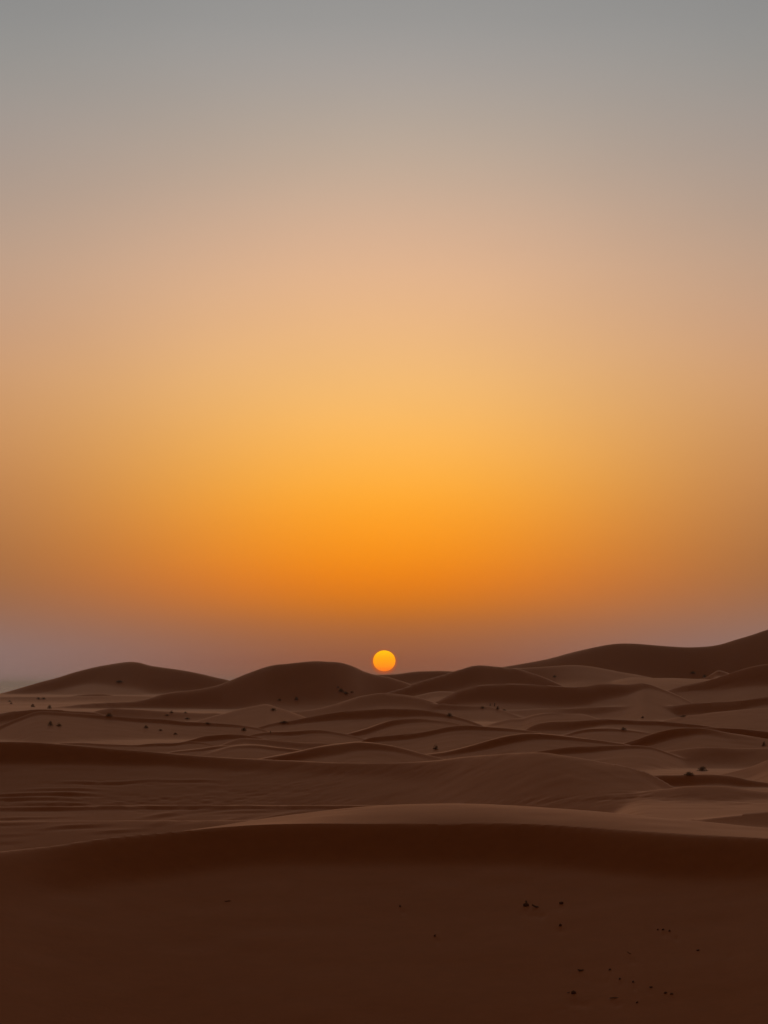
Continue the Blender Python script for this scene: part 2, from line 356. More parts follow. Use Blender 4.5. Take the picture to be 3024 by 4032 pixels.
# fan-shaped sheet of sand around the viewpoint: fine in front, coarse elsewhere
A_STEP = R(0.03)
th_f = np.arange(-R(11.4), R(11.4) + 1e-6, A_STEP)
th_side = np.concatenate([np.linspace(R(11.4), R(18), 40)[1:], np.linspace(R(18), R(60), 40)[1:], np.linspace(R(60), R(180), 40)[1:]])
TH = np.concatenate([-th_side[::-1], th_f, th_side])
rows = np.concatenate([np.geomspace(1.2, 48, 46)[:-1], np.geomspace(48, 150, 320)[:-1], np.geomspace(150, 420, 580)[:-1], np.geomspace(420, 1150, 260)[:-1], np.geomspace(1150, 60000, 80)])
NC, NR = len(TH), len(rows)
RR = np.repeat(rows[None, :], NC, 0).astype(np.float64)            # column, row
spread = np.clip((np.abs(TH) - R(10.6)) / R(12), 0, 1)             # how far a column is out of the view
fade = spread * spread * (3 - 2 * spread)


def smax(a, b, k):
    return np.maximum(a, b) + k * np.log1p(np.exp(-np.abs(a - b) / k))


def par(p, q):
    if isinstance(p, (int, float)):
        return np.full_like(q, float(p))
    y = np.interp(q, [pix(u, 2900)[0] for u, _ in p], [x for _, x in p])
    kn = np.exp(-0.5 * (np.arange(-40, 41) / 14.0) ** 2)
    return np.convolve(np.pad(y, 40, mode='edge'), kn / kn.sum(), mode='valid')


BASE_R = [0, 250, 400, 600, 900, 1150, 1400, 2000, 4000, 8000, 60000]
BASE_Z = [-7.5, -7.5, -6.95, -5.8, -4.2, -4.8, -8, -14, -22, -26, -26]
INV_R = np.geomspace(60, 1100, 800)
INV_T = np.interp(INV_R, BASE_R, BASE_Z) / INV_R

# crest data per column, rows snapped on to the crests
taken = np.zeros((NC, NR), bool)
for i, r in enumerate(RIDGES):
    c = list(r['crest'])
    if r['ends'][0]:
        c = [(c[0][0] - 260, c[0][1] + 110), (c[0][0] - 80, c[0][1] + 26)] + c
    if r['ends'][1]:
        c = c + [(c[-1][0] + 80, c[-1][1] + 26), (c[-1][0] + 260, c[-1][1] + 110)]
    tt = [pix(u, v) for u, v in c]
    r['tan'] = curve([a for a, _ in tt], [b for _, b in tt], TH)
    thc = np.clip(TH, pix(r['crest'][0][0], 2900)[0], pix(r['crest'][-1][0], 2900)[0])
    if r['D'] is None:          # the ends of the ridge run out on the low sand: that gives the distance
        us = np.array([u for u, _ in r['crest']], float)
        tv = np.interp(us, [u for u, _ in r['t']], [x for _, x in r['t']]) if isinstance(r['t'], list) else float(r['t'])
        inside = (us > -70) & (us < 3090)
        vlow = float(np.max((np.array([v for _, v in r['crest']]) + 0.5 * tv)[inside])) + 4
        D = np.full_like(TH, np.interp((HORIZON - vlow) / FPX, INV_T, INV_R))
    else:
        D = par(r['D'], TH)
    kern = np.exp(-0.5 * (np.arange(-70, 71) / 28.0) ** 2)
    D = np.convolve(np.pad(D, 70, mode='edge'), kern / kern.sum(), mode='valid')     # crests run smoothly over the ground
    wob = noise(TH * 22 + i * 7.3, np.full_like(TH, i * 3.1), 5) + 0.3 * noise(TH * 55 + i * 3.3, np.full_like(TH, i * 5.7), 6)
    r['Dc'] = D * (1 + r['wander'] * wob)
    r['zc'] = r['Dc'] * r['tan'] - fade * 4.0
    s = np.tan(np.radians(par(r['face'], TH)))
    r['s'] = s
    tan_t = r['tan'] - np.maximum(par(r['t'], TH), 1) * (1.2 if r['D'] is None else 1.0) / FPX
    # height of the steep face whose foot is seen t pixels below the crest
    r['h'] = np.maximum((r['zc'] - tan_t * r['Dc']) / (1 - tan_t / s), 0.05)
    r['D_seed'] = float(i)
    r['wd'] = par(r['w'], TH) * (0.7 if r['D'] is None else 1.0)
    if r['brow']:
        tb = [pix(u, v) for u, v in r['brow']]
        tanb = curve([a for a, _ in tb], [b for _, b in tb], TH)
        r['L'] = 8.0
        r['zb'] = (r['Dc'] + r['L']) * tanb - r['zc']
    k = np.argmin(np.abs(rows[None, :] - r['Dc'][:, None]), 1)
    ok = (~taken[np.arange(NC), k]) & (np.abs(TH) < R(11.5))
    RR[np.arange(NC)[ok], k[ok]] = r['Dc'][ok]
    taken[np.arange(NC)[ok], k[ok]] = True

X = RR * np.sin(TH)[:, None]
Y = RR * np.cos(TH)[:, None]
Z = np.interp(RR, BASE_R, BASE_Z)
Z -= 1.0 * np.clip((RR - 215) / 40, 0, 1) * np.clip((850 - RR) / 300, 0, 1)      # the dunes' aprons reach down into low hollows
# the basin in front of the near dune and the dip behind it
sd = np.clip((np.tan(TH) * FPX + 1512 - 1750) / 800, 0, 1)
dip = (1 - sd * sd * (3 - 2 * sd))[:, None]
Z -= np.interp(RR, [0, 60, 80, 112], [9.5, 9.5, 8.0, 1.0]) * (RR < 112) + dip * np.interp(RR, [112, 125, 180, 218], [1.0, 9.0, 8.0, 0.0]) * (RR >= 112)
near_w = np.clip((RR - 60) / 120, 0, 1) * np.clip((1500 - RR) / 500, 0, 1)
Z += near_w * (0.20 * noise(X / 46 + 3, Y / 50, 1) + 0.13 * noise(X / 19, Y / 17, 2))
# ordinary dunes outside the view, and low ones on the far plain
outz = (2.6 * (1 - np.abs(noise(X / 95 + 9, Y / 60 + 4, 3))) ** 2 + 1.2 * noise(X / 40, Y / 33, 4)) - 1.2
Z += fade[:, None] * outz * np.clip((RR - 25) / 60, 0, 1) * np.clip((4000 - RR) / 3000, 0, 1)
Z += 5.0 * np.clip((RR - 1500) / 3000, 0, 1) * noise(X / 900, Y / 500, 8) * np.clip((6000 - RR) / 2500, 0, 1)
# the dune the photographer stands on
Z = smax(Z, -1.65 - np.maximum(0, RR - 2.5) * 0.5 * (0.6 + 0.4 * np.cos(TH))[:, None], 0.25)
K = 0.03 + RR * 0.00038
best = Z.copy()
GID = np.zeros((NC, NR), np.int8)
for r in RIDGES:
    d = r['Dc'][:, None] - RR                      # >0 in front of the crest
    w = r['wd'][:, None]
    hyp = np.sqrt(d * d + w * w) - w
    s = r['s'][:, None]
    h = r['h'][:, None]
    slip = s * hyp
    apron = h + math.tan(R(max(r['apron'], 6.0) if r['D'] is None else r['apron'])) * np.maximum(d - h / s, -1e9)
    k2 = 0.07 * h + 0.01
    front = -smax(-slip, -apron, k2)
    fl = r['flat'] * np.clip(0.55 + 0.9 * noise(TH * 45 + 7.7 * r['D_seed'], TH * 0 + r['D_seed'], 9), 0.1, 1.4)[:, None]      # nearly level strip of sand behind the lip of the slip face
    dm = np.maximum(-d - fl, 0)
    bk = math.tan(R(r['back'])) * (np.sqrt(dm * dm + w * w) - w) + 0.014 * np.minimum(np.maximum(-d, 0), fl) if r['flat'] > 0 else math.tan(R(r['back'])) * hyp
    if r['brow']:
        q = np.clip(-d / r['L'], 0, 1)
        arch = 1 - (1 - q) ** 2
        over = np.maximum(-d - r['L'], 0)
        bk = -r['zb'][:, None] * arch + math.tan(R(r['back'])) * (np.sqrt(over * over + 9) - 3)
    zi = r['zc'][:, None] - np.where(d > 0, front, bk)
    gi = GROUPS.index(r['group'])
    up = zi > best
    GID[up] = gi
    best = np.maximum(best, zi)
    Z = smax(Z, zi, K)
del best

# fine relief: wind undulation, vehicle tracks, footprints
Z += np.clip((RR - 40) / 60, 0, 1) * np.clip((1400 - RR) / 400, 0, 1) * (
    0.035 * noise(X / 6.0, Y / 9.0, 12) + 0.017 * noise(X / 2.4, Y / 1.8, 14) + 0.00035 * np.minimum(RR, 700) * noise(X / 28, Y / 30, 13) * np.clip((RR - 150) / 200, 0, 1))
PU = 1512 + np.tan(TH) * FPX                       # photo column of each sheet column (near the horizon)


def ground_at(u, v):
    """where the line of sight through a photo pixel meets the sand"""
    th, tn = pix(u, v)
    c = int(np.argmin(np.abs(TH - th)))
    k = int(np.argmax(Z[c] / RR[c] >= tn))
    k = max(k, 1)
    a0, a1 = Z[c, k - 1] / RR[c, k - 1], Z[c, k] / RR[c, k]
    f = 0.0 if a1 == a0 else min(max((tn - a0) / (a1 - a0), 0), 1)
    rr = RR[c, k - 1] + f * (RR[c, k] - RR[c, k - 1])
    zz = Z[c, k - 1] + f * (Z[c, k] - Z[c, k - 1])
    return rr * math.sin(th), rr * math.cos(th), zz, rr


band = (rows > 100) & (rows < 225)
b0, b1 = np.where(band)[0][[0, -1]]
sl = (slice(None), slice(b0, b1))
Xs, Ys, Rs = X[sl], Y[sl], RR[sl]
add = np.zeros_like(Xs)
TRACKS = [  # photo lines of wheel ruts on the flat left of centre: u0, v0, u1, v1, depth
    (-60, 3136, 380, 3131, .16), (-60, 3150, 300, 3148, .12), (-40, 3226, 150, 3220, .16), (-40, 3247, 130, 3241, .17), (200, 3224, 270, 3221, .12),
    (200, 3268, 430, 3248, .13), (60, 3196, 300, 3186, .08), (370, 3285, 560, 3266, .10), (560, 3230, 720, 3196, .09),
    (0, 3290, 120, 3286, .09), (10, 3322, 90, 3318, .08), (600, 3254, 980, 3220, .09), (640, 3212, 960, 3180, .08), (700, 3245, 1200, 3196, .09),
    (100, 3115, 420, 3112, .08), (250, 3082, 620, 3074, .10), (560, 3078, 900, 3076, .09), (-60, 3176, 420, 3172, .08),
    (860, 3205, 1120, 3186, .08), (150, 3255, 260, 3250, .08), (1000, 3172, 1500, 3150, .06), (480, 3170, 800, 3158, .05)]
for (u0, v0, u1, v1, dep) in TRACKS:
    p0 = ground_at(u0, v0)
    p1 = ground_at(u1, v1)
    ax, ay = p1[0] - p0[0], p1[1] - p0[1]
    Ls = math.hypot(ax, ay)
    ax, ay = ax / Ls, ay / Ls
    s_ = (Xs - p0[0]) * ax + (Ys - p0[1]) * ay
    n_ = -(Xs - p0[0]) * ay + (Ys - p0[1]) * ax
    n_ = n_ + 0.5 * noise(s_ / 4.0 + u0, np.zeros_like(s_), 21)
    e = np.clip((s_ + 1.0) / 3.0, 0, 1) * np.clip((Ls + 1.0 - s_) / 3.0, 0, 1)
    e = e * (0.7 + 0.5 * noise(s_ / 2.3, np.full_like(s_, v0 * 0.1), 22))
    add += 0.6 * dep * e * (np.exp(-((n_ - 0.5) / 0.45) ** 2) - np.exp(-((n_ + 0.4) / 0.5) ** 2))
Us = PU[:, None] + 0 * Rs
Vs = HORIZON - (Z[sl] / Rs) * FPX
churn = (np.exp(-((Us - 330) / 330) ** 2 - ((Vs - 3150) / 16) ** 2) + np.exp(-((Us - 620) / 300) ** 2 - ((Vs - 3160) / 24) ** 2) + np.exp(-((Us - 420) / 260) ** 2 - ((Vs - 3078) / 10) ** 2)
         + 0.7 * np.exp(-((Us - 1000) / 420) ** 2 - ((Vs - 3130) / 60) ** 2) + 0.6 * np.exp(-((Us - 1500) / 500) ** 2 - ((Vs - 3030) / 30) ** 2)
         + 0.8 * np.exp(-((Us - 2200) / 260) ** 2 - ((Vs - 3145) / 18) ** 2) + 0.8 * np.exp(-((Us - 2500) / 180) ** 2 - ((Vs - 3130) / 26) ** 2) + 0.5 * np.exp(-((Us - 2850) / 140) ** 2 - ((Vs - 3150) / 26) ** 2))
pits = noise(Xs / 0.9, Ys / 0.6, 31)
add += np.clip(churn, 0, 1) * (0.03 * pits - 0.10 * np.clip(noise(Xs / 0.9 + 5, Ys / 0.9, 32) - 0.35, 0, 1))
# slide marks down the flank of the tracked dune on the right
flank = np.exp(-((Us - 2250) / 230) ** 2 - ((Vs - 3060) / 60) ** 2)
add += flank * 0.04 * noise((Xs + 0.35 * Ys) / 1.1, Ys / 14, 33)
Z[sl] += add

# little hollows scuffed into the sand in front of the near stones
SCUFF = [(2085, 3588, 70, 14), (2130, 3592, 50, 10), (2200, 3566, 26, 9), (2210, 3652, 26, 12), (2300, 3838, 55, 16), (2345, 3846, 40, 10), (2265, 3928, 60, 14), (2300, 3936, 45, 10),
         (2490, 3768, 26, 8), (1590, 3578, 18, 10), (1722, 3694, 14, 10), (2430, 3930, 40, 8), (2655, 3910, 20, 8), (2400, 3842, 16, 12), (2450, 3852, 14, 10), (2500, 3866, 14, 8),
         (2620, 3664, 22, 8), (2665, 3676, 22, 8), (2560, 3888, 22, 8), (895, 3552, 24, 4), (2880, 3741, 20, 5), (2210, 3950, 30, 8), (2260, 3965, 22, 6)]
fr = np.where((rows > 44) & (rows < 100))[0]
sf = (slice(None), slice(fr[0], fr[-1]))
Vf = HORIZON - (Z[sf] / RR[sf]) * FPX
Uf = PU[:, None] + 0 * Vf
for (u, v, du, dv) in SCUFF:
    uu = 1512 + (u - 1512) * 1.0
    corr = math.tan(pix(u, v)[0]) * FPX + 1512
    q = ((Uf - corr) / (du * 0.6)) ** 2 + ((Vf - v) / (dv * 0.8)) ** 2
    m = q < 6
    Z[sf][m] += -0.032 * np.exp(-q[m] * (1 + 0.5 * noise(X[sf][m] / 0.25, Y[sf][m] / 0.5, 41))) * (0.75 + 0.6 * noise(X[sf][m] / 0.18, Y[sf][m] / 0.4, 42))

Zw = Z + GROUND
co = np.stack([X, Y, Zw], -1).astype(np.float32)
# vertex normals of the whole sheet, so that neighbouring dunes shade as one surface
du_ = np.empty_like(co)
dv_ = np.empty_like(co)
du_[1:-1] = co[2:] - co[:-2]
du_[0] = co[1] - co[-1]
du_[-1] = co[0] - co[-2]
dv_[:, 1:-1] = co[:, 2:] - co[:, :-2]
dv_[:, 0] = co[:, 1] - co[:, 0]
dv_[:, -1] = co[:, -1] - co[:, -2]
nor = np.cross(du_, dv_)
nor /= np.linalg.norm(nor, axis=-1, keepdims=True)
nor[nor[..., 2] < 0] *= -1
idx = np.arange(NC * NR).reshape(NC, NR)
A_ = idx
B_ = np.roll(idx, -1, 0)
a, b, c_, d_ = A_[:, :-1], B_[:, :-1], B_[:, 1:], A_[:, 1:]          # (col,row) (col+1,row) (col+1,row+1) (col,row+1)
zf = Zw.reshape(-1)
d1 = (zf[a] + zf[c_]) >= (zf[b] + zf[d_])
t1 = np.where(d1[..., None], np.stack([a, b, c_], -1), np.stack([a, b, d_], -1))
t2 = np.where(d1[..., None], np.stack([a, c_, d_], -1), np.stack([b, c_, d_], -1))
gq = GID[:, :-1].copy()
gq[:, rows[:-1] > 4200] = GROUPS.index('flat')        # far plain beyond the dunes, coloured pale in place of haze
# bridge the hole under the viewpoint with nothing to see: rows start at 1.2 m
co_f = co.reshape(-1, 3)
nor_f = nor.reshape(-1, 3).astype(np.float32)


# ------------------------------------------------------------------ materials
def material(name):
    m = bpy.data.materials.new(name)
    m.use_nodes = True
    m.node_tree.nodes.clear()
    return m, m.node_tree


def sand_material():
    m, nt = material('red_sand')
    N, L = nt.nodes, nt.links
    out = N.new('ShaderNodeOutputMaterial')
    bs = N.new('ShaderNodeBsdfPrincipled')
    bs.inputs['Roughness'].default_value = 0.9
    bs.inputs['Specular IOR Level'].default_value = 0.0
    bs.inputs['Sheen Weight'].default_value = 0.15
    bs.inputs['Sheen Roughness'].default_value = 0.45
    bs.inputs['Sheen Tint'].default_value = (1.0, 0.52, 0.30, 1)
    gl = N.new('ShaderNodeBsdfGlossy')              # iron-stained grains glint when seen at a grazing angle
    gl.inputs['Color'].default_value = (1.0, 0.62, 0.43, 1)
    gl.inputs['Roughness'].default_value = 0.46
    fz = N.new('ShaderNodeFresnel')
    fz.inputs['IOR'].default_value = 1.22
    mixs = N.new('ShaderNodeMixShader')
    geo = N.new('ShaderNodeNewGeometry')
    n1 = N.new('ShaderNodeTexNoise')
    n1.inputs['Scale'].default_value = 0.035
    n1.inputs['Detail'].default_value = 6
    n1.inputs['Roughness'].default_value = 0.6
    L.new(geo.outputs['Position'], n1.inputs['Vector'])
    n2 = N.new('ShaderNodeTexNoise')
    n2.inputs['Scale'].default_value = 1.3
    n2.inputs['Detail'].default_value = 8
    n2.inputs['Roughness'].default_value = 0.7
    L.new(geo.outputs['Position'], n2.inputs['Vector'])
    r1 = N.new('ShaderNodeValToRGB')
    r1.color_ramp.elements[0].position = 0.3
    r1.color_ramp.elements[0].color = (0.46, 0.118, 0.026, 1)
    r1.color_ramp.elements[1].position = 0.7
    r1.color_ramp.elements[1].color = (0.50, 0.138, 0.036, 1)
    L.new(n1.outputs['Fac'], r1.inputs[0])
    r2 = N.new('ShaderNodeMapRange')
    r2.inputs['From Min'].default_value = 0.3
    r2.inputs['From Max'].default_value = 0.7
    r2.inputs['To Min'].default_value = 0.93
    r2.inputs['To Max'].default_value = 1.06
    L.new(n2.outputs['Fac'], r2.inputs['Value'])
    mx = N.new('ShaderNodeMix')
    mx.data_type = 'RGBA'
    mx.blend_type = 'MULTIPLY'
    mx.inputs['Factor'].default_value = 1
    L.new(r1.outputs[0], mx.inputs[6])
    L.new(r2.outputs[0], mx.inputs[7])
    L.new(mx.outputs[2], bs.inputs['Base Color'])
    n3 = N.new('ShaderNodeTexNoise')
    n3.inputs['Scale'].default_value = 5.0
    n3.inputs['Detail'].default_value = 6
    L.new(geo.outputs['Position'], n3.inputs['Vector'])
    bp = N.new('ShaderNodeBump')
    bp.inputs['Strength'].default_value = 0.4
    bp.inputs['Distance'].default_value = 0.05
    L.new(n3.outputs['Fac'], bp.inputs['Height'])
    L.new(bp.outputs[0], bs.inputs['Normal'])
    L.new(bp.outputs[0], gl.inputs['Normal'])
    fs_ = N.new('ShaderNodeMath')
    fs_.operation = 'MULTIPLY'
    fs_.inputs[1].default_value = 0.60
    L.new(fz.outputs[0], fs_.inputs[0])
    L.new(fs_.outputs[0], mixs.inputs[0])
    L.new(bs.outputs[0], mixs.inputs[1])
    L.new(gl.outputs[0], mixs.inputs[2])
    L.new(mixs.outputs[0], out.inputs['Surface'])
    return m


def plain_material(name, c1, c2, scale, rough=0.85, through=0.0):
    m, nt = material(name)
    N, L = nt.nodes, nt.links
    out = N.new('ShaderNodeOutputMaterial')
    bs = N.new('ShaderNodeBsdfPrincipled')
    bs.inputs['Roughness'].default_value = rough
    bs.inputs['Specular IOR Level'].default_value = 0.15
    tcx = N.new('ShaderNodeTexCoord')
    n1 = N.new('ShaderNodeTexNoise')
    n1.inputs['Scale'].default_value = scale
    n1.inputs['Detail'].default_value = 5
    L.new(tcx.outputs['Object'], n1.inputs['Vector'])
    rp = N.new('ShaderNodeValToRGB')
    rp.color_ramp.elements[0].position = 0.35
    rp.color_ramp.elements[0].color = (*c1, 1)
    rp.color_ramp.elements[1].position = 0.65
    rp.color_ramp.elements[1].color = (*c2, 1)
    L.new(n1.outputs['Fac'], rp.inputs[0])
    L.new(rp.outputs[0], bs.inputs['Base Color'])
    if through:                                     # thin dry leaves let light through
        tr = N.new('ShaderNodeBsdfTranslucent')
        L.new(rp.outputs[0], tr.inputs['Color'])
        mx = N.new('ShaderNodeMixShader')
        mx.inputs[0].default_value = through
        L.new(bs.outputs[0], mx.inputs[1])
        L.new(tr.outputs[0], mx.inputs[2])
        L.new(mx.outputs[0], out.inputs['Surface'])
    else:
        L.new(bs.outputs[0], out.inputs['Surface'])
    return m


SAND = sand_material()


def haze_pale_material():  # far plain with its haze put into the ground colour, pale grey
    m, nt = material('haze_pale_ground')
    N, L = nt.nodes, nt.links
    out = N.new('ShaderNodeOutputMaterial')
    bs = N.new('ShaderNodeBsdfPrincipled')
    bs.inputs['Roughness'].default_value = 0.32
    bs.inputs['IOR'].default_value = 1.54
    geo = N.new('ShaderNodeNewGeometry')
    n1 = N.new('ShaderNodeTexNoise')
    n1.inputs['Scale'].default_value = 0.0012
    n1.inputs['Detail'].default_value = 4
    L.new(geo.outputs['Position'], n1.inputs['Vector'])
    rp = N.new('ShaderNodeValToRGB')
    rp.color_ramp.elements[0].position = 0.35
    rp.color_ramp.elements[0].color = (0.52, 0.50, 0.50, 1)
    rp.color_ramp.elements[1].position = 0.65
    rp.color_ramp.elements[1].color = (0.66, 0.64, 0.64, 1)
    L.new(n1.outputs['Fac'], rp.inputs[0])
    L.new(rp.outputs[0], bs.inputs['Base Color'])
    L.new(bs.outputs[0], out.inputs['Surface'])
    return m


HAZE_PALE = haze_pale_material()
LEAF = plain_material('desert_foliage', (0.30, 0.18, 0.090), (0.44, 0.26, 0.130), 6, through=0.5)
WOOD = plain_material('dry_wood', (0.18, 0.095, 0.048), (0.28, 0.15, 0.078), 8)
STONE = plain_material('dark_stone', (0.15, 0.070, 0.034), (0.25, 0.115, 0.055), 5)


def tag(o, label, cat, group=None, kind=None):
    o['label'] = label
    o['category'] = cat
    if group:
        o['group'] = group
    if kind:
        o['kind'] = kind
    return o


def mesh_np(name, verts, tris, normals=None, smooth=True):
    me = bpy.data.meshes.new(name)
    nv, ntr = len(verts), len(tris)
    me.vertices.add(nv)
    me.vertices.foreach_set('co', verts.astype(np.float32).ravel())
    me.loops.add(ntr * 3)
    me.loops.foreach_set('vertex_index', tris.astype(np.int32).ravel())
    me.polygons.add(ntr)
    me.polygons.foreach_set('loop_start', np.arange(0, ntr * 3, 3, dtype=np.int32))
    me.polygons.foreach_set('use_smooth', np.full(ntr, smooth, dtype=bool))
    me.update(calc_edges=True)
    if normals is not None:
        at = me.attributes.new('custom_normal', 'FLOAT_VECTOR', 'POINT')
        at.data.foreach_set('vector', normals.astype(np.float32).ravel())
    return me


DUNES = {
    'floor': ('desert_floor', 'open sand between the dunes and the flat desert to the horizon'),
    'flat': ('haze_pale_plain', 'far flat land coloured pale grey for haze at the horizon on the left edge'),
    'far_left': ('dune', 'far dune on the left of the skyline with one pointed top'),
    'sunset': ('dune', 'broad dark dune just left of the setting sun and the saddle under it'),
    'centre_right': ('dune', 'dark rounded dune right of the sun with a long ridge before it'),
    'far_right': ('dune', 'tallest dune on the skyline, rising to the right edge'),
    'right_shoulder': ('dune', 'dark shoulder of sand below the tall skyline dune at the right edge'),
    'right_field': ('dune', 'low rippled dunes filling the middle distance on the right'),
    'hooked': ('dune', 'curved dune with a dark hooked slip face on the right'),
    'hollow': ('dune', 'small dune around a dark hollow at the right edge behind the near dune'),
    'centre_field': ('dune', 'overlapping low dunes in the middle distance below the sun'),
    'mound': ('dune', 'pale sand mound in the centre just behind the tracked dune'),
    'left_field': ('dune', 'low dunes with dark crescents in the middle distance on the left'),
    'tracked': ('dune', 'long low dune marked by vehicle tracks across the middle'),
    'near': ('dune', 'near dune with a pale top and a dark slip face'),
}
for gi, gname in enumerate(GROUPS):
    sel = gq == gi
    tri = np.concatenate([t1[sel], t2[sel]])
    if not len(tri):
        continue
    uq, inv = np.unique(tri.ravel(), return_inverse=True)
    nm, lab = DUNES[gname]
    me = mesh_np(nm, co_f[uq], inv.reshape(-1, 3), nor_f[uq])
    me.materials.append(HAZE_PALE if gname == 'flat' else SAND)
    o = bpy.data.objects.new(nm, me)
    col.objects.link(o)
    tag(o, lab, {'dune': 'dune', 'haze_pale_plain': 'plain'}.get(nm, 'sand'), 'sand dunes' if nm == 'dune' else None, 'structure')

# ------------------------------------------------------------------ the sun's disc
def sun_object():
    m, nt = material('sun_surface')
    N, L = nt.nodes, nt.links
    out = N.new('ShaderNodeOutputMaterial')
    em = N.new('ShaderNodeEmission')
    tcx = N.new('ShaderNodeTexCoord')
    sp = N.new('ShaderNodeSeparateXYZ')
    L.new(tcx.outputs['Generated'], sp.inputs[0])
    rp = N.new('ShaderNodeValToRGB')
    e = rp.color_ramp.elements
    e[0].position, e[0].color = 0.05, (*lin((255, 118, 0)), 1)
    e[1].position, e[1].color = 0.95, (*lin((255, 184, 0)), 1)
    x = e.new(0.3)
    x.color = (*lin((255, 146, 0)), 1)
    x = e.new(0.6)
    x.color = (*lin((255, 158, 0)), 1)
    L.new(sp.outputs['Z'], rp.inputs[0])
    L.new(rp.outputs[0], em.inputs['Color'])
    em.inputs['Strength'].default_value = 1.3
    L.new(em.outputs[0], out.inputs['Surface'])
    dist = 120000.0
    rad = dist * 44.0 / FPX
    n, mm = 48, 24
    vs = [(0, 0, 1)]
    for j in range(1, mm):
        ph = math.pi * j / mm
        for i in range(n):
            vs.append((math.sin(ph) * math.cos(2 * math.pi * i / n), math.sin(ph) * math.sin(2 * math.pi * i / n), math.cos(ph)))
    vs.append((0, 0, -1))
    fs = [(0, 1 + i, 1 + (i + 1) % n) for i in range(n)]
    for j in range(mm - 2):
        for i in range(n):
            p, q = 1 + j * n + i, 1 + j * n + (i + 1) % n
            fs.append((p, p + n, q + n, q))
    last = len(vs) - 1
    fs += [(last, 1 + (mm - 2) * n + (i + 1) % n, 1 + (mm - 2) * n + i) for i in range(n)]
    me = bpy.data.meshes.new('sun')
    me.from_pydata([(x * rad, y * rad, z * rad * 0.93) for x, y, z in vs], [], fs)     # flattened a little by refraction
    me.polygons.foreach_set('use_smooth', np.ones(len(fs), bool))
    me.materials.append(m)
    o = bpy.data.objects.new('sun', me)
    col.objects.link(o)
    th, tn = pix(1513, 2602)
    o.location = (dist * math.sin(th), dist * math.cos(th), dist * tn + GROUND)
    tag(o, 'glowing orange sun resting just above the dune saddle', 'sun')
    return o


sun_object()


# ------------------------------------------------------------------ desert shrubs
def shrub_meshes(seed, tall):
    rn = random.Random(seed)
    bv, bf, lv, lf = [], [], [], []
    for k in range(16):
        az_ = rn.uniform(0, 2 * math.pi)
        lean = rn.uniform(0.05, 0.45) if tall else rn.uniform(0.2, 1.45)
        ln = rn.uniform(0.65, 1.0) * (1.0 if tall else 1.0 / (0.55 + 0.5 * math.cos(lean) + 0.35 * math.sin(lean)))
        pts = []
        for j in range(5):
            f = j / 4
            l2 = lean * (0.7 + 0.4 * f)
            pts.append(Vector((0.5 * ln * f * math.sin(l2) * math.cos(az_) + rn.uniform(-.02, .02), 0.5 * ln * f * math.sin(l2) * math.sin(az_) + rn.uniform(-.02, .02), ln * f * math.cos(l2) * 0.95)))
        for j in range(4):
            p, q = pts[j], pts[j + 1]
            w0, w1 = 0.022 * (1 - j / 4.6), 0.022 * (1 - (j + 1) / 4.6)
            o_ = len(bv)
            for (pp, ww) in ((p, w0), (q, w1)):
                for i in range(3):
                    an = 2 * math.pi * i / 3
                    bv.append((pp.x + ww * math.cos(an), pp.y + ww * math.sin(an), pp.z - (0.06 if j == 0 and pp is p else 0)))
            for i in range(3):
                i2 = (i + 1) % 3
                bf.append((o_ + i, o_ + i2, o_ + 3 + i2, o_ + 3 + i))
        for j in range(26):
            f = rn.uniform(0.22, 1.0)
            i0 = min(int(f * 4), 3)
            c = pts[i0].lerp(pts[i0 + 1], f * 4 - i0)
            c = c + Vector((rn.gauss(0, .05), rn.gauss(0, .05), rn.gauss(0, .035)))
            if not tall and j % 2:                  # low shrubs are domes, densest at the ground
                qa, qr = rn.uniform(0, 2 * math.pi), 0.5 * math.sqrt(rn.random())
                c = Vector((qr * math.cos(qa), qr * math.sin(qa), rn.random() * 0.85 * (1 - (qr / 0.52) ** 2)))
            c.z = max(c.z, 0.02)
            dr = Vector((rn.gauss(0, 1), rn.gauss(0, 1), rn.gauss(0.5, 0.8))).normalized()
            sd = dr.orthogonal().normalized() * rn.uniform(0.018, 0.034)
            tip = c + dr * rn.uniform(0.08, 0.16)
            o_ = len(lv)
            lv += [tuple(c - sd * .6), tuple(c + sd * .6), tuple(c.lerp(tip, .55) + sd), tuple(tip), tuple(c.lerp(tip, .55) - sd)]
            lf.append((o_, o_ + 1, o_ + 2, o_ + 3, o_ + 4))
    m1 = bpy.data.meshes.new('branches')
    m1.from_pydata(bv, [], bf)
    m1.materials.append(WOOD)
    m2 = bpy.data.meshes.new('foliage')
    m2.from_pydata(lv, [], lf)
    m2.materials.append(LEAF)
    return m1, m2


